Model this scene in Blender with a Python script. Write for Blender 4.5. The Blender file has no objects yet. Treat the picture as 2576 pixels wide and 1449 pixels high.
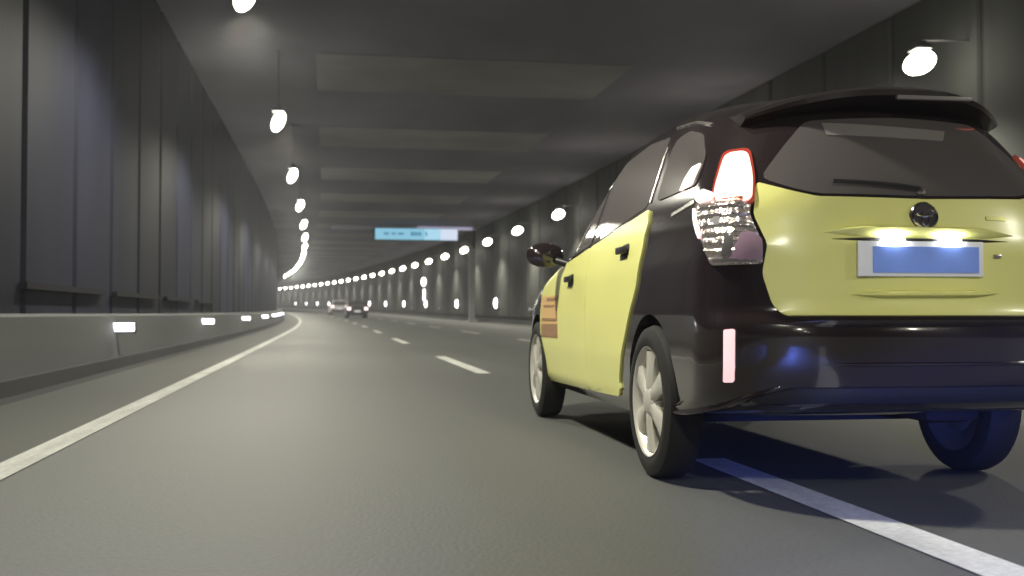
import bpy, bmesh, math, random, bisect
from mathutils import Vector, Matrix
from mathutils.geometry import delaunay_2d_cdt
random.seed(7)
SC = bpy.context.scene
COL = SC.collection
R = math.radians

# ------------------------------------------------------------------ camera
cam_d = bpy.data.cameras.new('dash_camera')
cam = bpy.data.objects.new('dash_camera', cam_d); COL.objects.link(cam)
cam_d.sensor_width = 36.0
cam_d.lens = 36.0 * 2705.0 / 2576.0
cam_d.clip_start = 0.05
cam_d.clip_end = 2000.0
cam.location = (0, 0, 0.70)
cam.rotation_euler = (R(90 + 1.367), 0, R(-9.713))
cam_d.dof.use_dof = True
cam_d.dof.focus_distance = 4.6
cam_d.dof.aperture_fstop = 2.9
SC.camera = cam

# ------------------------------------------------------------------ world, exposure
world = bpy.data.worlds.new('World'); SC.world = world
world.use_nodes = True
bgn = world.node_tree.nodes['Background']
bgn.inputs[0].default_value = (0.10, 0.13, 0.30, 1)
bgn.inputs[1].default_value = 0.05
SC.view_settings.view_transform = 'Standard'
SC.view_settings.look = 'None'
SC.view_settings.exposure = -0.10
SC.view_settings.gamma = 1.0
SC.view_settings.use_curve_mapping = False
SC.cycles.use_denoising = True
SC.cycles.sample_clamp_indirect = 6.0
SC.cycles.max_bounces = 8
LAMP_GLOW = 22.0        # bowl of a tunnel lamp
LAMP_POWER = 1680.0     # its downward beam
HEAD_POWER = 1400.0

def headlight(x, yaw, power):
    l = bpy.data.lights.new('headlight_beam', 'SPOT')
    l.energy = power; l.color = (0.12, 0.20, 1.0)
    l.spot_size = R(41); l.spot_blend = 0.16; l.shadow_soft_size = 0.07
    o = bpy.data.objects.new('headlight_beam', l); COL.objects.link(o)
    o.location = (x, -0.55, 0.66)
    o.rotation_euler = (R(90 - 20), 0, R(yaw))
headlight(-0.62, 2.0, HEAD_POWER*0.45); headlight(0.62, -25.0, HEAD_POWER)      # low beams of the car that carries the camera

# ------------------------------------------------------------------ tunnel path
D0, RAD = 40.6, 1351.0
S0, S1, GR = 15.0, 108.66, 0.0094
def zroad(s):
    if s < S0: return 0.0
    if s < S1: return GR*(s-S0)**2/2/(S1-S0)
    return GR*((S1-S0)/2 + s-S1)
def P(s, lat, z=0.0):
    if s < D0: return Vector((lat, s, z+zroad(s)))
    a = (s-D0)/RAD
    x = -RAD*(1-math.cos(a)); y = D0+RAD*math.sin(a)
    return Vector((x+lat*math.cos(a), y+lat*math.sin(a), z+zroad(s)))
def hd(s): return max(0.0, (s-D0)/RAD)          # heading, turns left

# ------------------------------------------------------------------ helpers
def link(o, parent=None):
    COL.objects.link(o)
    if parent is not None: o.parent = parent
    return o
def mesh(name, verts, faces, mat, parent=None, smooth=False):
    me = bpy.data.meshes.new(name)
    me.from_pydata([tuple(v) for v in verts], [], faces)
    me.materials.append(mat)
    if smooth:
        me.polygons.foreach_set('use_smooth', [True]*len(me.polygons))
    me.update()
    return link(bpy.data.objects.new(name, me), parent)
def fix(o, angle=None):
    bm = bmesh.new(); bm.from_mesh(o.data)
    bmesh.ops.recalc_face_normals(bm, faces=bm.faces)
    bm.to_mesh(o.data); bm.free()
    if angle is not None:
        o.data.polygons.foreach_set('use_smooth', [True]*len(o.data.polygons))
        o.data.set_sharp_from_angle(angle=R(angle))
    return o
def tag(o, label=None, cat=None, group=None, kind=None):
    if label: o['label'] = label
    if cat: o['category'] = cat
    if group: o['group'] = group
    if kind: o['kind'] = kind
    return o
def empty(name, loc=(0,0,0), rz=0.0, label=None, cat=None, group=None):
    o = bpy.data.objects.new(name, None); COL.objects.link(o)
    o.location = loc; o.rotation_euler = (0, 0, rz); o.empty_display_size = 0.2
    return tag(o, label, cat, group)
def bm_obj(name, bm, mat, parent=None, angle=None):
    bmesh.ops.recalc_face_normals(bm, faces=bm.faces)
    me = bpy.data.meshes.new(name); bm.to_mesh(me); bm.free()
    me.materials.append(mat)
    if angle is not None:
        me.polygons.foreach_set('use_smooth', [True]*len(me.polygons))
        me.set_sharp_from_angle(angle=R(angle))
    return link(bpy.data.objects.new(name, me), parent)
def add_box(bm, c, s, bev=0.0, rot=None, taper=None):
    r = bmesh.ops.create_cube(bm, size=1.0)
    vs = r['verts']
    for v in vs:
        v.co = Vector((v.co.x*s[0], v.co.y*s[1], v.co.z*s[2]))
        if taper and v.co.z > 0: v.co.x *= taper[0]; v.co.y *= taper[1]
        if rot is not None: v.co = rot @ v.co
        v.co += Vector(c)
    if bev > 0:
        es = list({e for v in vs for e in v.link_edges})
        bmesh.ops.bevel(bm, geom=es, offset=bev, segments=2, affect='EDGES', profile=0.6)
def box(name, c, s, mat, parent=None, bev=0.0, rot=None, taper=None):
    bm = bmesh.new(); add_box(bm, c, s, bev, rot, taper)
    return bm_obj(name, bm, mat, parent, 40 if bev else None)
def add_tube(bm, pts, r, n=8):
    pts = [Vector(p) for p in pts]; rings = []
    for i, p in enumerate(pts):
        d = (pts[min(i+1, len(pts)-1)] - pts[max(i-1, 0)]).normalized()
        u = d.cross(Vector((0,0,1)))
        if u.length < 1e-3: u = d.cross(Vector((1,0,0)))
        u.normalize(); w = u.cross(d)
        rings.append([bm.verts.new(p + (u*math.cos(a) + w*math.sin(a))*r) for a in [2*math.pi*k/n for k in range(n)]])
    for a, b in zip(rings, rings[1:]):
        for k in range(n): bm.faces.new((a[k], a[(k+1)%n], b[(k+1)%n], b[k]))
    bm.faces.new(rings[0][::-1]); bm.faces.new(rings[-1])
def tube(name, pts, r, mat, parent=None, n=8):
    bm = bmesh.new(); add_tube(bm, pts, r, n)
    return bm_obj(name, bm, mat, parent, 50)
def add_lathe_x(bm, prof, n=40, cx=0.0, sgn=1):
    # prof: list of (x, r); revolve about the x axis
    rings = []
    for x, r in prof:
        rings.append([bm.verts.new((cx+sgn*x, r*math.cos(2*math.pi*k/n), r*math.sin(2*math.pi*k/n))) for k in range(n)])
    for a, b in zip(rings, rings[1:]):
        for k in range(n): bm.faces.new((a[k], a[(k+1)%n], b[(k+1)%n], b[k]))
    return rings
def sweep(name, prof, s_list, mat, parent=None, smooth=False, closed=False):
    # prof: list of (lat, z); swept along the tunnel path
    vs, fs = [], []
    m = len(prof)
    for s in s_list:
        for (l, z) in prof: vs.append(P(s, l, z))
    for i in range(len(s_list)-1):
        for j in range(m if closed else m-1):
            a, b = i*m+j, i*m+(j+1) % m
            fs.append((a, b, b+m, a+m))
    if closed:
        fs.append(tuple(range(m))[::-1]); fs.append(tuple((len(s_list)-1)*m+j for j in range(m)))
    o = mesh(name, vs, fs, mat, parent)
    return fix(o, 35) if closed else o
def frange(a, b, d):
    n = max(1, int(math.ceil((b-a)/d))); return [a+(b-a)*i/n for i in range(n+1)]

# ------------------------------------------------------------------ materials
def mat(name, col, rough=0.5, metal=0.0, spec=0.5, coat=0.0, coat_rough=0.05, emit=None, emit_s=0.0, alpha=1.0, trans=0.0):
    m = bpy.data.materials.new(name); m.use_nodes = True
    b = m.node_tree.nodes['Principled BSDF']
    b.inputs['Base Color'].default_value = (*col, 1)
    b.inputs['Roughness'].default_value = rough
    b.inputs['Metallic'].default_value = metal
    b.inputs['Specular IOR Level'].default_value = spec
    b.inputs['Coat Weight'].default_value = coat
    b.inputs['Coat Roughness'].default_value = coat_rough
    b.inputs['Transmission Weight'].default_value = trans
    if emit:
        b.inputs['Emission Color'].default_value = (*emit, 1)
        b.inputs['Emission Strength'].default_value = emit_s
    return m
def vary(m, scale=(1,1,1), amount=0.25, detail=4, noise=2.0, per_object=0.0, bump=0.0, rough_var=0.0, speckle=0.0):
    nt = m.node_tree; b = nt.nodes['Principled BSDF']; col = b.inputs['Base Color'].default_value[:]
    tc = nt.nodes.new('ShaderNodeTexCoord'); mp = nt.nodes.new('ShaderNodeMapping')
    mp.inputs['Scale'].default_value = scale
    nz = nt.nodes.new('ShaderNodeTexNoise'); nz.inputs['Scale'].default_value = noise; nz.inputs['Detail'].default_value = detail
    nt.links.new(tc.outputs['Object'], mp.inputs[0]); nt.links.new(mp.outputs[0], nz.inputs['Vector'])
    mr = nt.nodes.new('ShaderNodeMapRange'); mr.inputs[1].default_value = 0.25; mr.inputs[2].default_value = 0.75
    mr.inputs[3].default_value = 1-amount; mr.inputs[4].default_value = 1+amount
    nt.links.new(nz.outputs[0], mr.inputs[0])
    fac = mr.outputs[0]
    if per_object:
        oi = nt.nodes.new('ShaderNodeObjectInfo'); m2 = nt.nodes.new('ShaderNodeMapRange')
        m2.inputs[3].default_value = 1-per_object; m2.inputs[4].default_value = 1+per_object
        nt.links.new(oi.outputs['Random'], m2.inputs[0])
        mu = nt.nodes.new('ShaderNodeMath'); mu.operation = 'MULTIPLY'
        nt.links.new(fac, mu.inputs[0]); nt.links.new(m2.outputs[0], mu.inputs[1]); fac = mu.outputs[0]
    if speckle:
        n3 = nt.nodes.new('ShaderNodeTexNoise'); n3.inputs['Scale'].default_value = 38.0; n3.inputs['Detail'].default_value = 6; n3.inputs['Roughness'].default_value = 0.75
        nt.links.new(tc.outputs['Object'], n3.inputs['Vector'])
        m4 = nt.nodes.new('ShaderNodeMapRange'); m4.inputs[1].default_value = 0.3; m4.inputs[2].default_value = 0.7
        m4.inputs[3].default_value = 1-speckle; m4.inputs[4].default_value = 1+speckle
        nt.links.new(n3.outputs[0], m4.inputs[0])
        mu2 = nt.nodes.new('ShaderNodeMath'); mu2.operation = 'MULTIPLY'
        nt.links.new(fac, mu2.inputs[0]); nt.links.new(m4.outputs[0], mu2.inputs[1]); fac = mu2.outputs[0]
    vm = nt.nodes.new('ShaderNodeVectorMath'); vm.operation = 'SCALE'; vm.inputs[0].default_value = col[:3]
    nt.links.new(fac, vm.inputs['Scale'])
    nt.links.new(vm.outputs[0], b.inputs['Base Color'])
    if rough_var:
        r0 = b.inputs['Roughness'].default_value
        m3 = nt.nodes.new('ShaderNodeMapRange'); m3.inputs[3].default_value = r0-rough_var; m3.inputs[4].default_value = r0+rough_var
        nt.links.new(nz.outputs[0], m3.inputs[0]); nt.links.new(m3.outputs[0], b.inputs['Roughness'])
    if bump:
        n2 = nt.nodes.new('ShaderNodeTexNoise'); n2.inputs['Scale'].default_value = 60.0; n2.inputs['Detail'].default_value = 3
        nt.links.new(tc.outputs['Object'], n2.inputs['Vector'])
        bp = nt.nodes.new('ShaderNodeBump'); bp.inputs['Strength'].default_value = bump; bp.inputs['Distance'].default_value = 0.01
        nt.links.new(n2.outputs[0], bp.inputs['Height']); nt.links.new(bp.outputs[0], b.inputs['Normal'])
    return m
def glow(name, col, s):
    m = mat(name, (0.8,0.8,0.8), 0.3, emit=col, emit_s=s); return m

M = {}
M['asphalt'] = vary(mat('asphalt', (0.066,0.0675,0.0645), 0.68, spec=0.35), (1.1,0.10,1), 0.13, 5, 1.0, bump=0.25, rough_var=0.05, speckle=0.15)
M['shoulder'] = vary(mat('shoulder_asphalt', (0.040,0.0405,0.037), 0.75, spec=0.3), (0.8,0.12,1), 0.2, 4, 1.0, bump=0.2, speckle=0.25)
M['gutter'] = vary(mat('gutter_and_foot_shade', (0.022,0.022,0.023), 0.8, spec=0.2), (1,0.3,1), 0.25)
M['paint'] = vary(mat('road_paint', (0.46,0.465,0.44), 0.6), (3,0.7,1), 0.25, 5, 2.0, speckle=0.25)
M['wornpaint'] = vary(mat('worn_road_paint', (0.27,0.275,0.255), 0.65), (3,0.5,1), 0.3, 6, 2.5, speckle=0.3)
M['barrier'] = vary(mat('barrier_concrete', (0.052,0.055,0.056), 0.75, spec=0.3), (1,0.18,2), 0.22, 5, 1.0)
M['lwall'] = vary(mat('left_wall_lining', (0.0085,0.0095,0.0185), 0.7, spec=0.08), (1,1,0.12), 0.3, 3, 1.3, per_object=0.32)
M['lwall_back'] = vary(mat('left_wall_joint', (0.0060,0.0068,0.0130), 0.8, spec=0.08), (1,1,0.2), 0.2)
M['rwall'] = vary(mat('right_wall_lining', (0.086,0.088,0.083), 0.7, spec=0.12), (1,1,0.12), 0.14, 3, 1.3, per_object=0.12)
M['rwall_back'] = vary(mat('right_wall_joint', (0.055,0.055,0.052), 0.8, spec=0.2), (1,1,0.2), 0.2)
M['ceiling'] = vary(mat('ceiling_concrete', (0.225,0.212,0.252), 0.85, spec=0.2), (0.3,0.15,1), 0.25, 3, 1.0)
M['ceil_pool'] = vary(mat('ceiling_light_pool_board', (0.33,0.317,0.32), 0.8, spec=0.2), (0.3,0.3,1), 0.25, 3, 1.0, per_object=0.15)
M['steel'] = vary(mat('galvanised_steel', (0.55,0.56,0.56), 0.5, 0.25), (1,1,1), 0.15, 3, 5)
M['ductblack'] = mat('black_cable_duct', (0.008,0.008,0.011), 0.8, spec=0.1)
M['armsteel'] = mat('grey_arm_steel', (0.17,0.165,0.17), 0.6)
M['beamwhite'] = mat('white_painted_beam', (0.72,0.70,0.82), 0.5)
M['darksteel'] = mat('dark_painted_steel', (0.03,0.03,0.035), 0.5)
M['lamp'] = glow('tunnel_lamp_glow', (1.0,0.96,0.80), LAMP_GLOW)
M['wlamp'] = glow('wall_lamp_glow', (1.0,0.97,0.95), 9.0)
M['blamp'] = glow('barrier_lamp_glow', (0.93,0.92,1.0), 6.0)
M['retro'] = mat('white_reflector_glow', (0.85,0.85,0.88), 0.25, emit=(1,1,1), emit_s=0.25)  # slight emission stands for light thrown back by reflectors and plates
M['black'] = vary(mat('black_car_paint', (0.016,0.0112,0.0130), 0.14, spec=0.5, coat=1.0), (1,1,1), 0.1)
M['yellow'] = vary(mat('yellow_car_paint', (0.75,0.745,0.25), 0.40, spec=0.5, coat=0.5, coat_rough=0.2), (1,1,1), 0.05)
M['glass'] = mat('tinted_glass', (0.088,0.080,0.081), 0.08, spec=0.6)
M['plastic'] = mat('black_plastic', (0.016,0.016,0.018), 0.45, spec=0.4)
M['trim'] = mat('satin_trim', (0.55,0.53,0.52), 0.25, 0.9)
M['chrome'] = mat('chrome', (0.75,0.75,0.76), 0.12, 1.0)
M['tyre'] = vary(mat('tyre_rubber', (0.014,0.014,0.014), 0.75, spec=0.3), (1,1,1), 0.15)
M['alloy'] = mat('alloy_silver', (0.66,0.64,0.58), 0.36, 0.45)
M['rimdark'] = mat('wheel_inside_dark', (0.05,0.05,0.05), 0.6)
M['under'] = mat('underbody', (0.012,0.012,0.014), 0.8, spec=0.2)
M['brake'] = glow('brake_light_glow', (1.0,0.16,0.09), 22.0)
M['midglow'] = glow('pink_halo_glow', (1.0,0.42,0.34), 0.95)
M['redglow'] = mat('red_ring_glow', (0.30,0.02,0.01), 0.15, coat=1.0, emit=(1.0,0.22,0.14), emit_s=0.14)
M['pinkglow'] = glow('side_lens_and_glint_glow', (1.0,0.62,0.60), 1.05)
M['lens'] = mat('clear_lamp_lens', (0.80,0.72,0.68), 0.16, 0.85, coat=1.0)
_nt = M['lens'].node_tree; _v = _nt.nodes.new('ShaderNodeTexWave'); _v.bands_direction = 'Z'; _v.inputs['Scale'].default_value = 9.0
_v.inputs['Distortion'].default_value = 2.2; _v.inputs['Detail'].default_value = 1.5; _v.inputs['Detail Scale'].default_value = 6.0
_t = _nt.nodes.new('ShaderNodeTexCoord'); _b = _nt.nodes.new('ShaderNodeBump'); _b.inputs['Strength'].default_value = 0.5; _b.inputs['Distance'].default_value = 0.02
_nt.links.new(_t.outputs['Object'], _v.inputs['Vector']); _nt.links.new(_v.outputs['Fac'], _b.inputs['Height']); _nt.links.new(_b.outputs[0], _nt.nodes['Principled BSDF'].inputs['Normal'])
M['lensred'] = mat('red_purple_lens', (0.30,0.20,0.27), 0.12, spec=0.8, coat=1.0)
M['reflect'] = mat('pink_reflector_glow', (0.9,0.45,0.45), 0.25, emit=(1,0.72,0.74), emit_s=0.85)  # emission put in for the light this reflector throws back
M['plate'] = vary(mat('blue_plate_face', (0.22,0.36,0.92), 0.35), (1,1,1), 0.08, 3, 9)
M['platewhite'] = mat('white_plate_edge', (0.85,0.87,0.92), 0.35)
M['platelamp'] = glow('plate_lamp_glow', (0.95,0.97,1.0), 100.0)
M['sticker_a'] = mat('orange_sticker', (0.62,0.40,0.17), 0.45)
M['sticker_b'] = mat('brown_sticker', (0.30,0.17,0.09), 0.45)
M['strip'] = mat('grey_reflection_and_strip', (0.20,0.185,0.18), 0.35)  # grey of the painted rear window reflection, also the spoiler strip
M['badge'] = mat('olive_badge', (0.24,0.24,0.07), 0.3, 0.4)
M['emblem'] = mat('dark_emblem', (0.10,0.09,0.10), 0.25, 0.6)
M['vms'] = mat('sign_face_cyan', (0.05,0.15,0.2), 0.4, emit=(0.27,0.60,0.78), emit_s=1.0)
M['vms_w'] = mat('sign_face_white', (0.6,0.65,0.7), 0.4, emit=(0.72,0.82,1.0), emit_s=0.95)
M['vms_p'] = mat('sign_face_pale', (0.3,0.4,0.5), 0.4, emit=(0.42,0.74,0.92), emit_s=1.0)
M['beamglow'] = mat('gantry_beam_glow', (0.6,0.6,0.65), 0.4, emit=(0.60,0.56,0.80), emit_s=0.55)
M['vms_d'] = mat('sign_print_blue', (0.05,0.12,0.2), 0.4, emit=(0.10,0.36,0.55), emit_s=0.7)
M['whitecar'] = vary(mat('white_car_paint', (0.62,0.60,0.64), 0.3, coat=0.5), (1,1,1), 0.05)
M['darkcar'] = vary(mat('dark_car_paint', (0.03,0.024,0.032), 0.25, coat=0.8), (1,1,1), 0.05)
M['farlamp'] = glow('far_tail_lamp_glow', (1.0,0.72,0.76), 2.2)
M['headlens'] = mat('headlamp_chrome_lens', (0.7,0.7,0.68), 0.15, 0.6, coat=1.0)

HAZE = 0.0013  # thin haze added so the lamps get a glow and blacks lift
hz = bpy.data.materials.new('glow_haze_volume'); hz.use_nodes = True
_n = hz.node_tree; _n.nodes.clear(); _o = _n.nodes.new('ShaderNodeOutputMaterial'); _p = _n.nodes.new('ShaderNodeVolumePrincipled')
_p.inputs['Color'].default_value = (0.88,0.89,1.0,1); _p.inputs['Density'].default_value = HAZE; _p.inputs['Anisotropy'].default_value = 0.55
_n.links.new(_p.outputs[0], _o.inputs['Volume'])

# ================================================================== STRUCTURE
SEND = 330.0
SB = -48.0
sl = [SB, -20, 0] + frange(8, SEND, 4)
road = sweep('road', [(-1.52,0),(9.15,0)], sl, M['asphalt']); tag(road, kind='structure')
ls = sweep('left_shoulder', [(-2.45,0.0),(-1.52,0.0)], sl, M['shoulder']); tag(ls, kind='structure')
gl = sweep('gutter', [(-2.72,0.001),(-2.45,0.001)], sl, M['gutter']); tag(gl, kind='structure')
rs = sweep('right_shoulder', [(9.15,0.0),(11.3,0.0)], sl, M['shoulder']); tag(rs, kind='structure')

def strip(name, s0, s1, l0, l1, z=0.005, step=2.0):
    return sweep(name, [(l0,z),(l1,z)], frange(s0, s1, step), M['wornpaint' if name == 'edge_line' else 'paint'], road)
strip('edge_line', -20, 180, -1.50, -1.345)
strip('edge_line', 8, SEND-20, 8.98, 9.13, step=4.0)
# dashes measured on the road: 5 m long, 12.5 m apart
for k in range(-1, 12):
    f = 4.95 + 12.5*k
    strip('lane_dash', f-5.0, f, 1.715, 1.885)
for k in range(0, 16):
    f = 16.0 + 12.5*k
    strip('lane_dash', f-5.0, f, 4.98, 5.11)

# ceiling
ceil = sweep('ceiling', [(-3.35,6.72),(11.35,6.72)], sl, M['ceiling']); tag(ceil, kind='structure')
for k in range(-2, 30):  # paler boards at the lamps, their pools of light put into the colour
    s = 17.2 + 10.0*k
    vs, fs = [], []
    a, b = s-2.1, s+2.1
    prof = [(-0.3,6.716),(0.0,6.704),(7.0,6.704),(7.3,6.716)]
    p = sweep('ceiling_light_pool', prof, [a, s, b], M['ceil_pool'], ceil, closed=True)

# far closing of the view: the tunnel simply goes on round the bend
# left wall: lining behind, panels proud of it
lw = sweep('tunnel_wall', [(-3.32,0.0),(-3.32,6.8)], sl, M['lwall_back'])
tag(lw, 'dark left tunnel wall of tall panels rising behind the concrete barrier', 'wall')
def wall_panel(name, lat, s0, s1, z0, z1, m, parent, face):
    # a shallow box with bevelled vertical edges, front face towards the road
    d = 0.045*face; e = 0.06
    pts = [(s0, lat), (s0+e, lat+d), (s1-e, lat+d), (s1, lat)]
    vs = [P(s, l, z0) for s, l in pts] + [P(s, l, z1) for s, l in pts]
    fs = [(0,1,5,4),(1,2,6,5),(2,3,7,6),(4,5,6,7),(0,3,2,1)]
    return mesh(name, vs, fs, m, parent)
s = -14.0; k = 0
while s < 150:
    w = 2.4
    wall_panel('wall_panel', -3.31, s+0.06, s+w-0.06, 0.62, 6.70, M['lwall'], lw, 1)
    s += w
# dark cable ducts on the wall above the barrier
for a in (-8.0, -2.0, 6.6, 12.2, 17.2, 22.4, 27.6):
    sweep('cable_duct', [(-3.25,0.97),(-3.17,0.97),(-3.17,1.04),(-3.25,1.04)], [a, a+2.1, a+4.2], M['ductblack'], lw, closed=True)

rw = sweep('tunnel_wall', [(11.25,0.0),(11.25,6.8)], sl, M['rwall_back'])
tag(rw, 'lighter grey right tunnel wall of tall panels running on round the bend', 'wall')
s = -10.0
while s < 300:
    wall_panel('wall_panel', 11.24, s+0.05, s+2.95, 0.42, 6.70, M['rwall'], rw, -1)
    s += 3.0
kb = sweep('kerb', [(10.85,0.0),(10.87,0.17),(11.23,0.17),(11.23,0.0)], sl, M['barrier'], closed=True); tag(kb, kind='structure')

# left concrete barrier
bar = sweep('concrete_barrier', [(-3.30,0.0),(-3.30,0.70),(-2.86,0.70),(-2.82,0.67),(-2.74,0.20),(-2.70,0.0)],
            [SB,-20,0]+frange(6,170,4), M['barrier'], closed=True)
tag(bar, 'low grey concrete barrier along the foot of the left wall', 'barrier')

sweep('barrier_foot_shade', [(-2.76,0.0),(-2.76,0.14),(-2.66,0.13),(-2.63,0.0)], [SB,-20,0]+frange(6,170,4), M['gutter'], bar, closed=True)  # dark strip along the barrier foot, the shadow there put into its colour

# ------------------------------------------------------------------ tunnel lamps
def lamp_meshes():
    bm = bmesh.new()
    add_box(bm, (0,0,0.05), (0.30,0.40,0.10), 0.03, taper=(0.7,0.8))
    add_box(bm, (0,0,0.125), (0.10,0.30,0.04))
    hs = bm_obj('housing', bm, M['armsteel'], None, 40)
    # drop shaped glass bowls hanging under the housing, stretched and tilted into the shape of the lamps' glare
    out = []
    for rx, rz, tl in ((0.140, 0.250, 24), (0.300, 0.200, -24)):
        bm = bmesh.new(); bmesh.ops.create_uvsphere(bm, u_segments=16, v_segments=10, radius=1.0)
        rot = Matrix.Rotation(R(tl), 3, 'Y')
        for v in bm.verts: v.co = rot @ Vector((v.co.x*rx, v.co.y*0.24, v.co.z*rz)) + Vector((0,0,-0.215))
        out.append(bm_obj('diffuser', bm, M['lamp'], None, 60))
    df = out
    return hs, df
hs0, df0 = lamp_meshes()
arm_l = bpy.data.meshes.new('arm'); arm_r = bpy.data.meshes.new('arm')
for me, far in ((arm_l, 0.0), (arm_r, 0.98)):
    bm = bmesh.new()
    if far == 0.0:                       # hung from the ceiling on two thin rods
        for y in (-0.12, 0.12): add_tube(bm, [(0,y,0.14),(0,y,1.385)], 0.012, 6)
        add_box(bm, (0,0,1.378), (0.10,0.36,0.02))
    else:                                # short bracket to the wall
        add_tube(bm, [(0,0,0.14),(0.05,0,0.19),(far,0,0.22)], 0.02, 6)
        add_box(bm, (far*0.985,0,0.20), (0.03,0.14,0.20))
    bmesh.ops.recalc_face_normals(bm, faces=bm.faces); bm.to_mesh(me); bm.free(); me.materials.append(M['armsteel'])
def beam_data(power, size, blend):
    l = bpy.data.lights.new('lamp_beam', 'SPOT')
    l.energy = power; l.color = (1.0, 0.965, 0.80); l.spot_size = R(size); l.spot_blend = blend; l.shadow_soft_size = 0.2
    return l
beam_left = beam_data(LAMP_POWER*1.12, 168, 0.5)
beam_right = beam_data(LAMP_POWER*1.12, 156, 1.0)
def tunnel_lamp(s, lat, armmesh, label, group, tilt=0.0):
    t = empty('tunnel_lamp', P(s, lat, 5.33), hd(s), label, 'lamp', group)
    src = df0[0 if lat < 0 else 1]
    h = hs0 if hs0.parent is None else link(hs0.copy())
    d = src if src.parent is None else link(src.copy())
    h.parent = t; d.parent = t
    link(bpy.data.objects.new('arm', armmesh), t)
    b = bpy.data.objects.new('lamp_beam', beam_left if lat < 0 else beam_right); COL.objects.link(b); b.parent = t
    b.location = (0, 0, -0.52); b.rotation_euler = (0, R(tilt), 0)
ORD = ['nearest','second','third','fourth','fifth','sixth','seventh','eighth','ninth','tenth','eleventh','twelfth','thirteenth','fourteenth','fifteenth']
GL, GRT = 'lamps hung along the left side of the tunnel', 'lamps hung along the right wall of the tunnel'
for k in range(-5, 15):
    s = 15.2 + 10.0*k
    if k < 0: lab = 'bright tunnel lamp on the left side further back than the picture shows'
    elif k == 0: lab = 'big bright left lamp cut off by the top edge of the picture'
    elif k < 7: lab = 'white tunnel lamp, %s along the left row counting from the camera' % ORD[k]
    else: lab = 'tiny lamp in the far left row where the lights merge into a curved line'
    tunnel_lamp(s, -1.14, arm_l, lab, GL)
for k in range(-6, 26):
    s = 47.35 + 10.0*k
    if k < -3: lab = 'bright tunnel lamp on the right side further back than the picture shows'
    elif k == -3: lab = 'biggest right lamp, glaring above the roof of the black and yellow taxi'
    elif k == -2: lab = 'right lamp hidden behind the rear roof of the taxi, past the glaring one'
    elif k < 0: lab = 'right lamp hidden behind the side windows of the taxi, before the windscreen'
    elif k == 0: lab = 'round white lamp just left of the windscreen of the taxi'
    elif k < 14: lab = 'white tunnel lamp, %s along the right row counting from the windscreen of the taxi' % ORD[k]
    else: lab = 'tiny lamp at the far end of the right row above the distant cars'
    tunnel_lamp(s, 10.25, arm_r, lab, GRT, 22.0)

# ------------------------------------------------------------------ small lights and reflectors
def unit(name, s, lat, z, rz, label, cat, group, body, lens, body_m, lens_m, lens_name, oval=False):
    t = empty(name, P(s, lat, z), hd(s)+rz, label, cat, group)
    box('case', body[0], body[1], body_m, t, 0.012)
    if oval:
        bm = bmesh.new(); bmesh.ops.create_uvsphere(bm, u_segments=14, v_segments=10, radius=0.5)
        for v in bm.verts: v.co = Vector(lens[0]) + Vector([v.co[i]*lens[1][i] for i in range(3)])
        bm_obj(lens_name, bm, lens_m, t, 60)
    else: box(lens_name, lens[0], lens[1], lens_m, t, 0.012)
    return t
for i, s in enumerate((15.0, 25.2, 36.7, 48.1, 58.5, 66.0, 75.0)):
    lab = ['large white light bar on the left barrier, nearest to the camera', 'white light on the left barrier, second from the camera',
           'small white light on the left barrier, third from the camera', 'small white light on the left barrier, fourth from the camera',
           'tiny white light on the left barrier, fifth from the camera', 'tiny white light at the far end of the left barrier',
           'tiny last light on the left barrier beside the bend'][i]
    unit('barrier_light', s, -2.80, 0.52, 0, lab, 'light', 'lights along the left barrier',
         ((0.10,0.05,0),(0.36,0.06,0.16)), ((0.10,-0.01,0),(0.31,0.07,0.11)), M['darksteel'], M['blamp'], 'lens')
for i, s in enumerate((51.0, 68.75, 86.0, 105.0, 122.25, 139.5, 157, 175, 193, 211, 229, 247, 265)):
    lab = ('white wall light low on the right wall beside the front wheel of the taxi' if i == 0 else
           'bright oval wall light low on the right wall, %s from the taxi' % ORD[i] if i < 6 else
           'tiny wall light low on the far right wall past the distant cars')
    unit('wall_light', s, 11.12, 1.24, 0, lab, 'light', 'oval lights low on the right wall',
         ((0.0,0,0),(0.10,0.50,0.72)), ((-0.07,0,0),(0.30,0.46,0.66)), M['darksteel'], M['wlamp'], 'lens', True)
for i, s in enumerate((58.25, 77.75, 96.75, 116.0)):
    unit('wall_reflector', s, 11.14, 0.84, 0, 'small dull white reflector low on the right wall, %s from the taxi' % ORD[i], 'reflector',
         'small reflectors on the right wall', ((0.0,0,0),(0.05,0.34,0.16)), ((-0.03,0,0),(0.03,0.30,0.12)), M['darksteel'], M['retro'], 'reflector_face')
# the taller light with a lit stem above the third wall light
t = empty('signal_light', P(106.5, 11.1, 0.0), hd(106.5), 'tall slim lit stem with a bright head standing above the wall lights', 'light')
box('pole', (0.05,0,1.9), (0.06,0.06,3.8), M['darksteel'], t)
box('lit_stem', (-0.05,0,2.15), (0.14,0.12,1.1), M['wlamp'], t, 0.02)
bm = bmesh.new(); bmesh.ops.create_uvsphere(bm, u_segments=12, v_segments=8, radius=0.33)
for v in bm.verts: v.co = Vector((v.co.x*0.7-0.1, v.co.y*0.7, v.co.z*1.25+3.45))
bm_obj('lit_head', bm, M['wlamp'], t, 60)

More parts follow.
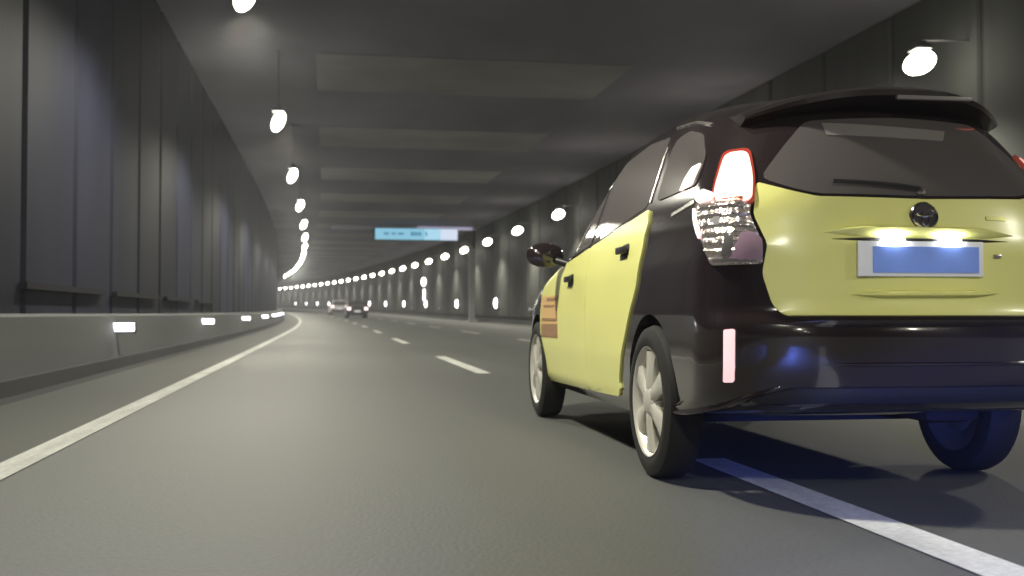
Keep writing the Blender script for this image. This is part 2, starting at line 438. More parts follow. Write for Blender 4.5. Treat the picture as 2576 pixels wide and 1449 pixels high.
# ------------------------------------------------------------------ gantry and sign
SG = 75.0
g = empty('sign_gantry', P(SG, 10.45, 0.0), hd(SG), 'tall grey gantry post with a beam reaching over the road lanes', 'gantry')
bm = bmesh.new(); add_box(bm, (0,0,2.55), (0.42,0.36,5.1), 0.03)
bm_obj('post', bm, M['steel'], g, 40)
box('base_plate', (0,0,0.03), (0.7,0.7,0.06), M['steel'], g)
tube('bent_arm', [(0.0,0,5.05),(-0.12,0,5.35),(-0.45,0,5.5),(-0.8,0,5.4)], 0.13, M['steel'], g, 10)
tube('upright', [(0.15,0,4.9),(0.15,0,6.62)], 0.10, M['darksteel'], g, 8)
box('beam', (-4.75,0,6.52), (10.1,0.30,0.26), M['beamwhite'], g, 0.02)
box('beam_glow', (-1.95,-0.17,6.50), (3.9,0.05,0.20), M['beamglow'], g, 0.01)  # glowing strip added to brighten the right end of the beam
sg = empty('overhead_sign', P(SG-0.35, 6.45, 6.05), hd(SG), 'wide lit pale blue sign hanging from the gantry above the lanes', 'sign')
box('cabinet', (0,0.12,0.0), (5.85,0.20,0.86), M['darksteel'], sg, 0.02)
box('sign_face', (-1.12,0.0,0.0), (3.41,0.05,0.78), M['vms'], sg)
box('sign_face', (1.16,0.0,0.0), (1.13,0.05,0.78), M['vms_p'], sg)
box('sign_face', (2.33,0.0,0.0), (1.19,0.05,0.78), M['vms_w'], sg)
for x, w, h in ((-2.05,0.35,0.16),(-1.55,0.3,0.14),(-1.05,0.4,0.16),(-0.25,0.22,0.26),(0.0,0.2,0.26),(0.25,0.2,0.26),(0.72,0.12,0.3)):
    box('print_mark', (x,-0.032,0.02), (w,0.02,h), M['vms_d'], sg)
for x in (-2.4, 2.4): tube('hanger', [(x,0.2,0.3),(x,0.3,0.62)], 0.05, M['steel'], sg, 6)

tag(box('glow_haze', (-20,140,5.0), (90,420,12.5), hz), kind='stuff')
# ================================================================== TAXI
# the body is a stack of rounded outlines; panels are laid on that surface
def lerp_tab(tab,z):
    if z<=tab[0][0]: return tab[0][1]
    for (a,va),(b,vb) in zip(tab,tab[1:]):
        if z<=b:
            t=(z-a)/(b-a); return va+(vb-va)*t
    return tab[-1][1]
def smooth_tab(tab,n=121,k=2):
    z0,z1=tab[0][0],tab[-1][0]; v=[lerp_tab(tab,z0+(z1-z0)*i/(n-1)) for i in range(n)]
    for _ in range(k):
        v=[v[0]]+[(v[i-1]+2*v[i]+v[i+1])/4 for i in range(1,n-1)]+[v[-1]]
    def f(z):
        t=min(max((z-z0)/(z1-z0),0),1)*(n-1); i=min(int(t),n-2); return v[i]+(v[i+1]-v[i])*(t-i)
    return f
ZT=1.70
Wz=smooth_tab([(.23,.69),(.26,.72),(.3,.742),(.5,.762),(.7,.765),(.9,.757),(1.05,.735),(1.15,.71),(1.3,.655),(1.42,.61),(1.5,.575),(1.56,.535),(1.62,.47),(1.66,.38),(1.685,.28),(1.70,.15)])
YR=smooth_tab([(.23,.30),(.26,.0),(.295,-.38),(.335,-.78),(.385,-.89),(.5,-.935),(.64,-.945),(.675,-.935),(.70,-.905),(.95,-.905),(1.0,-.89),(1.1,-.872),(1.16,-.845),(1.4,-.685),(1.45,-.64),(1.5,-.57),(1.56,-.40),(1.61,-.16),(1.66,.15),(1.70,.5)],k=1)
YF=smooth_tab([(.23,3.4),(.27,3.5),(.35,3.6),(.5,3.64),(.65,3.62),(.75,3.54),(.85,3.28),(.93,2.85),(1.0,2.40),(1.1,2.0),(1.3,1.62),(1.45,1.45),(1.55,1.33),(1.63,1.14),(1.67,1.0),(1.70,.75)])
PX=2.7
def RRf(z): return .36 if z<1.1 else .36+(z-1.1)*.9
def RFf(z): return .75 if z<.9 else max(.30,.75-(z-.9)*1.2)
# perimeter parameter p: 0 at rear centre, L1 at end of rear corner, then side, then front corner
_N=200
def _arc(w,r):
    pts=[(w*math.sin(i/_N*math.pi/2)**(2/PX), r*(1-math.cos(i/_N*math.pi/2)**(2/PX))) for i in range(_N+1)]
    s=[0]
    for a,b in zip(pts,pts[1:]): s.append(s[-1]+math.hypot(b[0]-a[0],b[1]-a[1]))
    return s
_S1=_arc(.765,.36); L1=_S1[-1]; L2=3.4; _S3=_arc(.765,.75); L3=_S3[-1]
def _phi(S,s):
    i=min(max(bisect.bisect_right(S,s)-1,0),_N-1)
    return (i+(s-S[i])/max(S[i+1]-S[i],1e-9))/_N*math.pi/2
def surf(p,z):
    sg=-1
    if p<0: p,sg=-p,1
    w,yr,yf,r,f=Wz(z),YR(z),YF(z),RRf(z),RFf(z)
    if p<=L1:
        a=_phi(_S1,p); return (sg*w*max(math.sin(a),0)**(2/PX), yr+r*(1-max(math.cos(a),0)**(2/PX)), z)
    if p<=L1+L2:
        t=(p-L1)/L2; return (sg*w, yr+r+(yf-f-yr-r)*t, z)
    a=_phi(_S3,max(L3-(p-L1-L2),0)); return (sg*w*max(math.sin(a),0)**(2/PX), yf-f*(1-max(math.cos(a),0)**(2/PX)), z)
def p_from_y(y,z):
    lo,hi=0.0,L1+L2+L3
    for _ in range(40):
        m=(lo+hi)/2
        if surf(m,z)[1]<y: lo=m
        else: hi=m
    return (lo+hi)/2
def p_from_x(x,z):
    lo,hi=0.0,L1
    for _ in range(40):
        m=(lo+hi)/2
        if -surf(m,z)[0]<abs(x): lo=m
        else: hi=m
    return (lo+hi)/2*(1 if x<=0 else -1)

PT = L1+L2+L3
def normal(p, z, e=0.004):
    a, b = Vector(surf(p-e, z)), Vector(surf(p+e, z)); c, d = Vector(surf(p, z-e)), Vector(surf(p, z+e))
    n = (b-a).cross(d-c)
    if n.length < 1e-12: return Vector((0,-1,0))
    n.normalize(); x, y, _ = surf(p, z)
    if n.dot(Vector((x, y-1.2, 0))) < 0: n = -n
    return n
def round_poly(pts, r, n=4):
    out = []; N = len(pts)
    for i in range(N):
        a, b, c = Vector(pts[i-1]), Vector(pts[i]), Vector(pts[(i+1) % N])
        u, v = a-b, c-b; q = min(r, u.length*0.45, v.length*0.45)
        s0, s1 = b+u.normalized()*q, b+v.normalized()*q
        for k in range(n+1):
            t = k/n; out.append(s0*(1-t)**2 + b*2*t*(1-t) + s1*t*t)
    return out
def inside(pt, poly):
    x, y = pt; c = False; N = len(poly)
    for i in range(N):
        x0, y0 = poly[i-1]; x1, y1 = poly[i]
        if (y0 > y) != (y1 > y) and x < (x1-x0)*(y-y0)/(y1-y0)+x0: c = not c
    return c
def dist_edge(pt, poly):
    p = Vector(pt); best = 9
    for i in range(len(poly)):
        a, b = Vector(poly[i-1]), Vector(poly[i]); d = b-a
        t = max(0, min(1, (p-a).dot(d)/max(d.length_squared, 1e-12)))
        best = min(best, (p-a-d*t).length)
    return best
def panel(name, pts, m, parent, off=0.003, rad=0.02, step=0.055, skirt=0.012, dome=0.0):
    poly = round_poly(pts, rad) if rad else [Vector(p) for p in pts]
    bd = []
    for i in range(len(poly)):
        a, b = Vector(poly[i]), Vector(poly[(i+1) % len(poly)]); k = max(1, int((b-a).length/step))
        if (b-a).length < 1e-5: continue
        for j in range(k): bd.append(a+(b-a)*j/k)
    pl = [(v.x, v.y) for v in bd]; N = len(bd)
    xs = [v.x for v in bd]; ys = [v.y for v in bd]; ins = []
    x = min(xs)+step/2
    while x < max(xs):
        y = min(ys)+step/2
        while y < max(ys):
            if inside((x, y), pl) and dist_edge((x, y), pl) > step*0.4: ins.append(Vector((x, y)))
            y += step
        x += step
    co, ed, fc, *_ = delaunay_2d_cdt(bd+ins, [(i, (i+1) % N) for i in range(N)], [], 1, 1e-6)
    vs = []
    for v in co:
        o = off
        if dome: o += dome*min(1.0, dist_edge((v.x, v.y), pl)/0.03)
        nn = normal(v.x, v.y)
        if v.y < 0.40: nn = Vector((nn.x, nn.y, 0)).normalized()
        vs.append(Vector(surf(v.x, v.y)) + nn*o)
    fs = [tuple(f) for f in fc]
    # orient outwards, then a skirt that goes in under the skin
    out = []
    for f in fs:
        a, b, c = (vs[i] for i in f[:3]); n = (b-a).cross(c-a)
        if n.dot(normal(co[f[0]].x, co[f[0]].y)) < 0: f = f[::-1]
        out.append(f)
    cnt = {}
    for f in out:
        for i in range(len(f)): cnt[(f[i], f[(i+1) % len(f)])] = 1
    base = {}
    extra = []
    for (a, b) in list(cnt):
        if (b, a) in cnt: continue
        for q in (a, b):
            if q not in base:
                base[q] = len(vs); v = co[q]
                vs.append(vs[q] - normal(v.x, v.y)*skirt)
        extra.append((b, a, base[a], base[b]))
    o = mesh(name, vs, out+extra, m, parent)
    o.data.polygons.foreach_set('use_smooth', [True]*len(o.data.polygons))
    o.data.set_sharp_from_angle(angle=R(45))
    return o
def SY(lst, rad=0.03):
    # outline given as (distance along the car, height): round it, cut it fine, then map it
    q = round_poly(lst, rad) if rad else [Vector(v) for v in lst]
    out = []
    for i in range(len(q)):
        a, b = q[i], q[(i+1) % len(q)]; L = (b-a).length
        if L < 1e-5: continue
        for j in range(max(1, int(L/0.05))):
            v = a+(b-a)*j/max(1, int(L/0.05)); out.append((p_from_y(v.x, v.y), v.y))
    return out
def mir(lst): return [(-p, z) for p, z in lst][::-1]

T = empty('taxi', (2.1238, 4.4097, 0.0), R(-1.1), 'black and yellow taxi estate driving in the next lane with its brake light glowing', 'taxi')
# ---- shell
zsl = [0.23 + (1.70-0.23)*i/70 for i in range(71)]
half = [PT*i/110 for i in range(111)]
half = sorted(set([L1*i/34 for i in range(35)] + [L1+L2*i/30 for i in range(31)] + [L1+L2+L3*i/30 for i in range(31)]))
ring = half[:-1] + [PT] + [-p for p in half[::-1][1:-1]]
vs = [surf(p, z) for z in zsl for p in ring]; nr = len(ring); fs = []
for i in range(len(zsl)-1):
    for j in range(nr):
        a, b = i*nr+j, i*nr+(j+1) % nr; fs.append((a, b, b+nr, a+nr))
fs.append(tuple(range(nr))[::-1]); fs.append(tuple((len(zsl)-1)*nr+j for j in range(nr)))
body = mesh('body', vs, fs, M['black'], T); fix(body)
WB = 2.80; RT_ = 0.325
bm = bmesh.new()
for y in (0.03, WB):
    for sx in (-1, 1):
        r = bmesh.ops.create_cone(bm, cap_ends=True, segments=48, radius1=0.372, radius2=0.372, depth=0.30,
                                  matrix=Matrix.Translation((sx*0.71, y, 0.325)) @ Matrix.Rotation(R(90), 4, 'Y'))
me = bpy.data.meshes.new('arch_cut'); bm.to_mesh(me); bm.free()
cut = bpy.data.objects.new('arch_cut', me); COL.objects.link(cut)
cut.location = T.location; cut.rotation_euler = T.rotation_euler
bpy.context.view_layer.update()
md = body.modifiers.new('arches', 'BOOLEAN'); md.operation = 'DIFFERENCE'; md.solver = 'EXACT'; md.object = cut
dg = bpy.context.evaluated_depsgraph_get()
nm = bpy.data.meshes.new_from_object(body.evaluated_get(dg)); body.modifiers.clear()
body.data = nm; bpy.data.objects.remove(cut)
nm.polygons.foreach_set('use_smooth', [True]*len(nm.polygons)); nm.set_sharp_from_angle(angle=R(38))
if not nm.materials: nm.materials.append(M['black'])

# ---- yellow doors, both sides
def belt(y): return 0.955 + (1.165-0.955)*(2.28-y)/2.08
def sill(y): return 0.296 - 0.035*(y-0.63)/1.97
SPL = 1.26
rear_door = [(0.195,1.165),(0.165,1.017),(0.225,0.823),(0.35,0.68),(0.475,0.53),(0.565,0.40),(0.60,sill(0.63)+0.005),(SPL-0.002,sill(SPL)),(SPL-0.002,belt(SPL))]
front_door = [(SPL+0.002,belt(SPL)),(SPL+0.002,sill(SPL)),(2.58,sill(2.58)),(2.66,0.40),(2.64,0.67),(2.60,0.83),(2.47,0.90),(2.28,0.955)]
quarter_glass = [(-0.40,1.205),(0.15,1.195),(0.20,1.47),(0.02,1.49),(-0.20,1.44),(-0.36,1.32)]
rear_glass = [(0.28,1.185),(SPL-0.03,belt(SPL)+0.02),(SPL-0.03,1.42),(1.10,1.50),(0.75,1.545),(0.33,1.515)]
front_glass = [(SPL+0.03,belt(SPL)+0.02),(1.80,1.03),(1.55,1.16),(SPL+0.03,1.405)]
quarter_frame = [(-0.43,1.185),(0.17,1.178),(0.225,1.485),(0.02,1.508),(-0.22,1.455),(-0.39,1.33)]
for side in (0, 1):
    f = (lambda l: l) if side == 0 else mir
    sx = -1 if side == 0 else 1
    for nme, pts, hy, hz in (('rear_door', rear_door, 0.475, 0.992), ('front_door', front_door, 1.66, 0.893)):
        d = panel(nme, f(SY(pts, 0.03)), M['yellow'], T, off=0.010, rad=0.0, step=0.028, skirt=0.02)
        x, y, z = surf(p_from_y(hy, hz), hz)
        # handle: dark recess cup and a bar over it
        cup = panel('handle_cup', f(SY([(hy-0.075,hz-0.035),(hy+0.075,hz-0.04),(hy+0.08,hz+0.028),(hy-0.07,hz+0.036)], 0.03)), M['plastic'], d, off=0.012, rad=0.0, step=0.03)
        box('handle', (-sx*(x-0.028), y+0.01, z+0.006), (0.022,0.15,0.034), M['plastic'], d, 0.008)
    panel('rear_side_window', f(SY(rear_glass, 0.05)), M['glass'], T, off=0.003, rad=0.0)
    panel('front_side_window', f(SY(front_glass, 0.03)), M['glass'], T, off=0.003, rad=0.0)
    panel('quarter_window', f(SY(quarter_glass, 0.05)), M['glass'], T, off=0.005, rad=0.0)
    # window edge trim: bright strip along the rear edge of the rear door glass
    panel('window_trim', f(SY([(0.243,1.20),(0.262,1.20),(0.305,1.46),(0.29,1.46)], 0)), M['trim'], T, off=0.006, rad=0.0, step=0.05)
    panel('pillar_glint', f(SY([(1.62,1.06),(1.66,1.06),(1.34,1.42),(1.31,1.42)], 0)), M['trim'], T, off=0.006, rad=0.0, step=0.05)  # reflection along the windscreen pillar, laid on as a bright strip
    panel('roof_trim', f(SY([(-0.20,1.475),(0.02,1.525),(0.35,1.556),(0.35,1.562),(0.02,1.531),(-0.21,1.483)], 0)), M['trim'], T, off=0.006, rad=0.0, step=0.05)
    panel('belt_glint', f(SY([(-0.45,1.128),(-0.17,1.098),(-0.17,1.112),(-0.43,1.142)], 0)), M['trim'], T, off=0.005, rad=0.0, step=0.04)  # streak reflected on the rear flank, laid on as a bright strip
    # mirror on a short arm
    mr = tube('mirror', [(-sx*0.70*-1, 1.86, 0.985),(sx*0.80, 1.93, 1.02)], 0.022, M['plastic'], T)
    bm = bmesh.new(); bmesh.ops.create_uvsphere(bm, u_segments=20, v_segments=12, radius=1.0)
    for v in bm.verts:
        q = v.co; yy = q.y*0.10 if q.y > 0 else q.y*0.03
        v.co = Vector((sx*0.865+q.x*0.115, 1.96+yy, 1.055+math.copysign(abs(q.z)**0.8, q.z)*0.075))
    bm_obj('mirror_shell', bm, M['black'], mr, 60)
    panel('headlamp', f(SY([(2.78,0.765),(3.14,0.70),(3.20,0.79),(3.0,0.83),(2.74,0.855)], 0.03)), M['headlens'], T, off=0.006, rad=0.0)
# sticker on the near front door
st = panel('door_sticker', SY([(2.03,0.548),(2.60,0.545),(2.60,0.812),(2.03,0.815)], 0.01), M['sticker_a'], T, off=0.0115, rad=0.0, step=0.1, skirt=0.003)
panel('sticker_block', SY([(2.035,0.555),(2.59,0.552),(2.59,0.632),(2.035,0.637)], 0), M['sticker_b'], st, off=0.0135, rad=0.0, step=0.1, skirt=0.002)
for a, b, z0, z1 in ((2.05,2.56,0.655,0.672),(2.05,2.075,0.672,0.745),(2.15,2.50,0.742,0.756),(2.05,2.40,0.782,0.800)):
    panel('sticker_line', SY([(a,z0),(b,z0),(b,z1),(a,z1)], 0), M['sticker_b'], st, off=0.0135, rad=0.0, step=0.12, skirt=0.002)

# ---- tail
gate_l = [(0.595,0.945),(0.608,0.840),(0.572,0.735),(0.535,0.692)]
gate_top = [(0.0,1.108),(0.42,1.116),(0.52,1.140),(0.640,1.178)]
gate = gate_top + [(0.650,1.06)] + gate_l
gate_full = [(-p, z) for p, z in gate[::-1]] + gate[1:]
tg = panel('tailgate', gate_full, M['yellow'], T, off=0.005, rad=0.02, step=0.045)
win = [(0.0,1.120),(0.42,1.128),(0.52,1.152),(0.625,1.195),(0.52,1.33),(0.43,1.425),(0.0,1.44)]
panel('rear_window', [(-p, z) for p, z in win[::-1]][:-1] + win[:-1], M['glass'], T, off=0.004, rad=0.04, step=0.05)
panel('window_reflection', [(0.345,1.360),(-0.19,1.343),(-0.225,1.385),(0.36,1.412)], M['strip'], T, off=0.007, rad=0.006, step=0.06)  # reflection in the rear window, painted as a grey strip
# rear wiper
wp = box('wiper', surf(0.02,1.135)[:1]+(-0.868,1.135), (0.035,0.03,0.02), M['chrome'], T, 0.01)
bm = bmesh.new(); add_tube(bm, [Vector(surf(p,z))+normal(p,z)*0.022 for p, z in ((0.02,1.138),(0.12,1.15),(0.25,1.158),(0.36,1.162))], 0.008, 6)
bm_obj('wiper_arm', bm, M['plastic'], wp, 50)
# lip above the plate, crease below it
def ridge(name, p0, p1, z0, z1, m, parent, off=0.011, h=0.012, nn=16, bow=0.0):
    bm = bmesh.new(); rows = []
    for i in range(nn+1):
        t = i/nn; p = p0+(p1-p0)*t; z = z0+(z1-z0)*t+bow*4*t*(1-t); k = min(1, 6*min(t, 1-t)+0.05)
        c = Vector(surf(p, z)); n = normal(p, z)
        rows.append([bm.verts.new(c+n*0.003+Vector((0,0,h*k))), bm.verts.new(c+n*(0.006+off*k)+Vector((0,0,h*0.3*k))),
                     bm.verts.new(c+n*(0.006+off*k)-Vector((0,0,h*0.3*k))), bm.verts.new(c+n*0.003-Vector((0,0,h*k)))])
    for a, b in zip(rows, rows[1:]):
        for k in range(3): bm.faces.new((a[k], a[k+1], b[k+1], b[k]))
    bm.faces.new(rows[0]); bm.faces.new(rows[-1][::-1])
    return bm_obj(name, bm, m, parent, 60)
ridge('handle_lip', 0.40, -0.34, 0.985, 0.978, M['yellow'], tg, 0.026, 0.022, bow=0.006)
ridge('lip_shadow_strip', 0.37, -0.31, 0.962, 0.957, M['plastic'], tg, 0.008, 0.007)  # dark strip under the lip, its shade put into the colour
ridge('crease', 0.30, -0.26, 0.768, 0.772, M['yellow'], tg, 0.024, 0.014)
for x in (0.15, -0.065):
    box('plate_lamp', (-x, -0.918, 0.957), (0.075,0.03,0.016), M['platelamp'], tg, 0.004)
pl = box('number_plate', (-0.045, -0.916, 0.893), (0.475,0.014,0.124), M['platewhite'], tg, 0.004)
box('plate_face', (-0.028, -0.9245, 0.890), (0.40,0.006,0.092), M['plate'], pl)
# round emblem: dark disc with bright oval bars
em = bmesh.new()
bmesh.ops.create_cone(em, cap_ends=True, segments=28, radius1=0.052, radius2=0.046, depth=0.016, matrix=Matrix.Translation((-0.018,-0.893,1.046)) @ Matrix.Rotation(R(98),4,'X'))
eb = bm_obj('emblem', em, M['emblem'], tg, 40)
def ring_obj(cx, cz, a, b, r, name):
    bm = bmesh.new(); n = 24; rows = []
    for i in range(n):
        t = 2*math.pi*i/n; c = Vector((cx+a*math.cos(t), -0.904-(cz+b*math.sin(t)-1.046)*-0.14, cz+b*math.sin(t))); d = Vector((math.cos(t),0,math.sin(t)))
        rows.append([bm.verts.new(c+d*r*math.cos(q)+Vector((0,r*math.sin(q),0))) for q in (0, 1.57, 3.14, 4.71)])
    for i in range(n):
        for k in range(4): bm.faces.new((rows[i][k], rows[i][(k+1)%4], rows[(i+1)%n][(k+1)%4], rows[(i+1)%n][k]))
    return bm_obj(name, bm, M['chrome'], eb, 60)
ring_obj(-0.018, 1.046, 0.047, 0.042, 0.0045, 'emblem_ring')
ring_obj(-0.018, 1.058, 0.034, 0.013, 0.004, 'emblem_oval')
ring_obj(-0.018, 1.042, 0.013, 0.032, 0.003, 'emblem_oval')
panel('model_badge', [(-0.235,1.035),(-0.32,1.033),(-0.32,1.047),(-0.235,1.049)], M['badge'], tg, off=0.008, rad=0.004, step=0.03)
box('lock_button', (0.255,-0.905,0.905), (0.03,0.012,0.014), M['trim'], tg, 0.004)

# tail lamps, mirrored
for side in (0, 1):
    f = (lambda l: l) if side == 0 else mir
    tl = panel('tail_lamp', f([(0.655,1.19),(0.662,1.06),(0.612,0.95),(0.606,0.876),(0.80,0.874),(0.90,1.0),(1.00,1.10),(0.93,1.135),(0.80,1.125),(0.735,1.285),(0.672,1.283)]), M['lens'], T, off=0.008, rad=0.015, step=0.035, dome=0.012)
    bl = panel('brake_lens_and_halo', f([(0.655,1.100),(0.795,1.095),(0.806,1.143),(0.744,1.306),(0.658,1.306),(0.647,1.20)]), M['midglow'], tl, off=0.017, rad=0.03, step=0.025, dome=0.003)  # pink layer added to soften the edge of the brake glow
    panel('brake_lens_and_halo', f([(0.672,1.116),(0.772,1.112),(0.780,1.142),(0.728,1.276),(0.674,1.276),(0.665,1.20)]), M['brake'], tl, off=0.024, rad=0.03, step=0.025, dome=0.003)
    panel('red_glow_ring', f([(0.648,1.092),(0.806,1.086),(0.820,1.146),(0.754,1.322),(0.649,1.322),(0.640,1.20)]), M['redglow'], tl, off=0.012, rad=0.03, step=0.03, dome=0.002)  # red ring added around the brake light to imitate its halo
    panel('side_lens_and_glint', f([(0.985,1.098),(0.955,1.098),(0.858,0.99),(0.878,0.972)]), M['pinkglow'], tl, off=0.019, rad=0.008, step=0.03, dome=0.003)
    panel('side_lens_and_glint', f([(0.80,1.138),(0.86,1.165),(0.93,1.135),(0.90,1.11),(0.82,1.11)]), M['pinkglow'], tl, off=0.020, rad=0.012, step=0.03, dome=0.003)  # upper pink patch: a lamp reflection on the flank, painted as glow
    panel('reversing_lens', f([(0.613,0.962),(0.608,0.885),(0.725,0.885),(0.70,0.985),(0.65,0.988)]), M['lensred'], tl, off=0.019, rad=0.012, step=0.03, dome=0.004)
    panel('lamp_bar', f([(0.640,0.998),(0.80,1.012),(0.80,1.024),(0.645,1.010)]), M['trim'], tl, off=0.020, rad=0.004, step=0.03, dome=0.003)
    panel('lamp_bar', f([(0.625,0.884),(0.79,0.884),(0.79,0.898),(0.625,0.893)]), M['trim'], tl, off=0.020, rad=0.004, step=0.03, dome=0.003)
    panel('lamp_cell', f([(0.715,0.905),(0.755,0.905),(0.745,0.985),(0.712,0.985)]), M['trim'], tl, off=0.020, rad=0.006, step=0.03, dome=0.003)
    panel('lamp_cell', f([(0.77,1.02),(0.80,1.02),(0.80,1.05),(0.77,1.05)]), M['headlens'], tl, off=0.020, rad=0.008, step=0.02, dome=0.004)
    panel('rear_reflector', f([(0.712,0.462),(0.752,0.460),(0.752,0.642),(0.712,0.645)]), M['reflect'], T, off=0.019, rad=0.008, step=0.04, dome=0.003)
# glowing patch painted for a tunnel lamp reflected in the quarter window
    panel('quarter_reflection', f(SY([(-0.19,1.20),(-0.35,1.207),(-0.352,1.298),(-0.25,1.292),(-0.20,1.25)], 0.02)), M['pinkglow'], T, off=0.008, rad=0.0, step=0.04)

# bumper skin and lower valance
bp = [(0.0,0.452),(0.50,0.452),(0.62,0.42),(0.76,0.36),(0.98,0.292),(1.045,0.33),(1.03,0.46),(0.98,0.62),(0.66,0.66),(0.0,0.662)]
bu = panel('bumper', [(-p, z) for p, z in bp[::-1]][:-1]+bp[:-1], M['black'], T, off=0.012, rad=0.03, step=0.03, skirt=0.02)
ridge('bumper_ledge', 0.62, -0.62, 0.660, 0.660, M['black'], bu, 0.034, 0.014, nn=30)
dv = [(0.0,0.345),(0.42,0.345),(0.60,0.325),(0.78,0.30),(0.64,0.405),(0.50,0.44),(0.0,0.44)]
dvp = panel('valance', [(-p, z) for p, z in dv[::-1]][:-1]+dv[:-1], M['plastic'], T, off=0.004, rad=0.02, step=0.035, skirt=0.02)
ridge('bumper_crease', 0.45, -0.50, 0.525, 0.525, M['black'], bu, 0.018, 0.010, nn=24)
ridge('valance_edge', 0.97, 0.54, 0.300, 0.455, M['black'], bu, 0.020, 0.010, nn=18)
ridge('valance_edge', -0.97, -0.54, 0.300, 0.455, M['black'], bu, 0.020, 0.010, nn=18)
box('silencer', (0.22,-0.55,0.335), (0.24,0.26,0.10), M['under'], T, 0.05)
box('axle_beam', (0.0,0.10,0.30), (1.2,0.10,0.08), M['under'], T, 0.03)
box('underbody', (0.0,1.5,0.235), (1.15,2.6,0.04), M['under'], T)

# spoiler, curved in plan
bm = bmesh.new(); rows = []
for i in range(29):
    x = -0.53+1.06*i/28; a = abs(x)/0.53
    yb = -0.735+0.24*a**2.6; zt = 1.548-0.075*a**2.4
    th = 0.036*(1-0.35*a**4)
    rows.append([bm.verts.new(c) for c in ((x*0.96, yb+0.36, zt+0.045-0.02*a), (x*0.98, yb+0.18, zt+0.022), (x, yb+0.03, zt), (x, yb, zt-0.014), (x, yb+0.005, zt-th), (x*0.99, yb+0.05, zt-th-0.012), (x*0.96, yb+0.32, zt-0.10))])
for a, b in zip(rows, rows[1:]):
    for k in range(7): bm.faces.new((a[k], a[(k+1)%7], b[(k+1)%7], b[k]))
bm.faces.new(rows[0]); bm.faces.new(rows[-1][::-1])
sp = bm_obj('spoiler', bm, M['black'], T, 40)
box('roof_light_strip', (0.12,-0.728,1.505), (0.30,0.02,0.016), M['strip'], sp, 0.004)

# ---- wheels
def wheel_meshes():
    bm = bmesh.new()
    prof = [(-0.150,0.235),(-0.158,0.275),(-0.146,0.312),(-0.125,0.324),(-0.035,0.325),(-0.010,0.314),(0.004,0.280),(0.002,0.250),(-0.006,0.232)]
    add_lathe_x(bm, prof+[prof[0]], 48, 0, 1)
    for gx in (-0.14,-0.10,-0.06):
        pass
    ty = bm_obj('tyre', bm, M['tyre'], None, 40)
    bm = bmesh.new()
    add_lathe_x(bm, [(-0.075,0.20),(-0.07,0.215),(-0.05,0.205),(-0.012,0.222),(0.0,0.236),(-0.004,0.226),(-0.03,0.212),(-0.05,0.200)], 48)
    rim = bm_obj('rim', bm, M['alloy'], None, 40)
    bm = bmesh.new(); rr = add_lathe_x(bm, [(-0.062,0.205),(-0.066,0.02)], 40); bm.faces.new(rr[-1])
    r2 = add_lathe_x(bm, [(-0.148,0.238),(-0.140,0.20),(-0.12,0.15),(-0.15,0.06)], 40); bm.faces.new(r2[-1])
    bk = bm_obj('rim_back', bm, M['rimdark'], None, 40)
    bm = bmesh.new()
    for k in range(6):
        a = 2*math.pi*k/6+0.35; rot = Matrix.Rotation(a, 3, 'X')
        pts = []
        for (r, w, x) in ((0.035,0.026,-0.012),(0.10,0.036,-0.014),(0.165,0.048,-0.018),(0.214,0.066,-0.022)):
            pts.append([bm.verts.new(rot @ Vector(c)) for c in ((x,-w,r),(x+0.012,-w*0.55,r),(x+0.012,w*0.55,r),(x,w,r),(x-0.03,w*0.9,r),(x-0.03,-w*0.9,r))])
        for q0, q1 in zip(pts, pts[1:]):
            for j in range(6): bm.faces.new((q0[j], q0[(j+1)%6], q1[(j+1)%6], q1[j]))
        bm.faces.new(pts[0]); bm.faces.new(pts[-1][::-1])
    sk = bm_obj('spokes', bm, M['alloy'], None, 35)
    bm = bmesh.new(); rr = add_lathe_x(bm, [(-0.05,0.066),(-0.006,0.060),(0.004,0.045),(0.006,0.0005)], 28); bm.faces.new(rr[-1])
    hb = bm_obj('hub_cap', bm, M['alloy'], None, 35)
    return ty, (rim, bk, sk, hb)
ty0, subs0 = wheel_meshes()
firstw = True
for sx in (-1, 1):
    for y in (0.03, WB):
        w = bpy.data.objects.new('wheel', ty0.data) if not firstw else ty0
        if firstw: w.name = 'wheel'
        else: COL.objects.link(w)
        w.parent = T; w.location = (sx*0.775, y, RT_)
        w.rotation_euler = (R(20*(y+sx)), 0, 0 if sx > 0 else math.pi)
        for o in subs0:
            c = o if firstw else link(o.copy())
            c.parent = w
        firstw = False

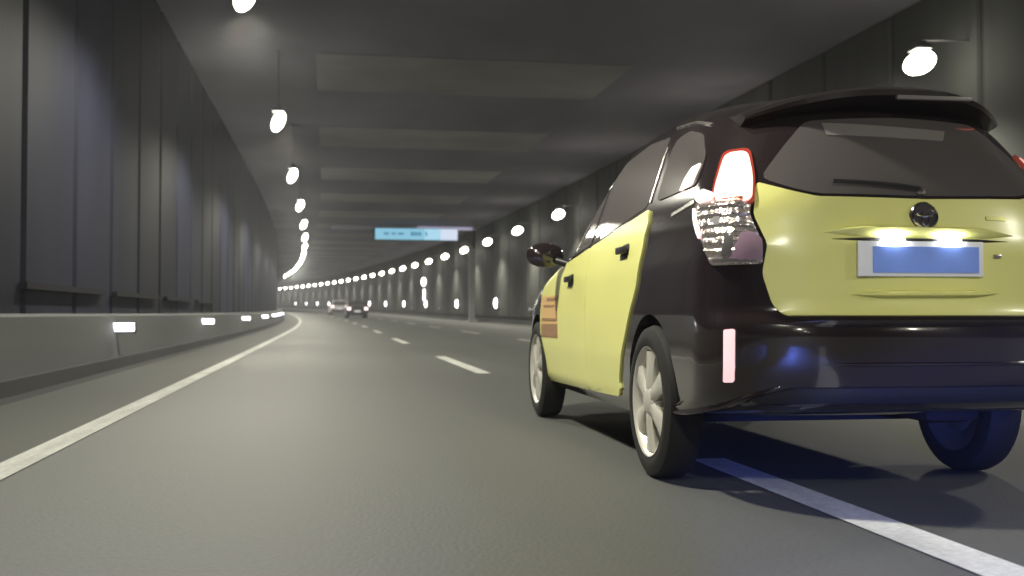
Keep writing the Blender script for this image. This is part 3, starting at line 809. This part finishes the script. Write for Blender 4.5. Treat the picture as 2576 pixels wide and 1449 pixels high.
# ================================================================== FAR VEHICLES
def far_car(name, s, lat, paint, L, Wd, H, label, cat, cab=0.62):
    t = empty(name, P(s, lat), hd(s), label, cat)
    bm = bmesh.new(); hw = Wd/2
    # stations along the car: (y, z roof, half width at roof)
    low = [(-L/2,0.42,0.62*H*0.96),( -L/2+0.10,0.26,0.62*H),(L/2-0.5,0.24,0.58*H),(L/2-0.08,0.26,0.50*H),(L/2,0.40,0.44*H)]
    rows = []
    for i, (y, zb, zt) in enumerate(low):
        k = 0.94 if i in (0, 4) else 1.0
        rows.append([bm.verts.new(c) for c in ((-hw*k*0.92,y,zb),(-hw*k,y,zb+0.18),(-hw*k,y,zt-0.08),(-hw*k*0.93,y,zt),(hw*k*0.93,y,zt),(hw*k,y,zt-0.08),(hw*k,y,zb+0.18),(hw*k*0.92,y,zb))])
    for a, b in zip(rows, rows[1:]):
        for k in range(8): bm.faces.new((a[k], a[(k+1)%8], b[(k+1)%8], b[k]))
    bm.faces.new(rows[0]); bm.faces.new(rows[-1][::-1])
    bd = bm_obj('body', bm, paint, t, 35)
    bm = bmesh.new(); zb = 0.60*H
    pr = [(-L/2+0.12,zb,0.90),(-L/2+0.55,H*0.95,0.74),(-L/2+0.95,H,0.72),(L*0.06,H,0.72),(L*0.27,zb-0.02,0.90)]
    lo = [bm.verts.new((-hw*k,y,z)) for y, z, k in pr]; hi = [bm.verts.new((hw*k,y,z)) for y, z, k in pr]
    for i in range(4): bm.faces.new((lo[i], lo[i+1], hi[i+1], hi[i]))
    bm.faces.new((lo[0], hi[0], hi[-1], lo[-1])); bm.faces.new(lo); bm.faces.new(hi[::-1])
    cb = bm_obj('cabin', bm, paint, t, None)
    a, b = Vector((0,-L/2+0.12,zb)), Vector((0,-L/2+0.55,H*0.95)); n = Vector((0,-(b.z-a.z),b.y-a.y)).normalized()*0.012
    q0, q1 = a.lerp(b,0.10), a.lerp(b,0.88)
    mesh('rear_window', [Vector((-hw*0.80,q0.y,q0.z))+n, Vector((hw*0.80,q0.y,q0.z))+n, Vector((hw*0.66,q1.y,q1.z))+n, Vector((-hw*0.66,q1.y,q1.z))+n], [(0,1,2,3)], M['glass'], cb)
    for sx in (-1, 1):
        mesh('side_window', [(sx*(hw*0.885+0.01),-L/2+0.65,zb+0.06),(sx*(hw*0.885+0.01),L*0.2,zb+0.05),(sx*(hw*0.745+0.012),L*0.05,H*0.95),(sx*(hw*0.745+0.012),-L/2+0.85,H*0.95)], [(0,1,2,3)], M['glass'], cb)
        box('tail_lamp', (sx*hw*0.80,-L/2-0.005,0.56*H), (0.30,0.06,0.24), M['farlamp'], t, 0.02)
        for y in (-L/2+0.85, L/2-0.85):
            bm = bmesh.new(); rr = add_lathe_x(bm, [(-0.2,0.2),(-0.2,0.31),(0,0.32),(0.0,0.2),(-0.01,0.01)], 20, sx*(hw-0.02), sx); bm.faces.new(rr[-1])
            for v in bm.verts: v.co += Vector((0,y,0.32))
            bm_obj('wheel', bm, M['tyre'], t, 40)
    box('number_plate', (0,-L/2-0.012,0.40*H), (0.56,0.03,0.16), M['retro'], t)
    box('bumper', (0,-L/2-0.01,0.30*H-0.02), (Wd*0.94,0.10,0.22), M['plastic'], t, 0.03)
    return t
far_car('dark_car', 94.0, 3.45, M['darkcar'], 4.4, 1.80, 1.45, 'small dark car far ahead with two pale tail lights glowing', 'car')
far_car('white_car', 124.0, 3.75, M['whitecar'], 4.6, 2.0, 1.65, 'small whitish car far ahead beyond the dark car', 'car')
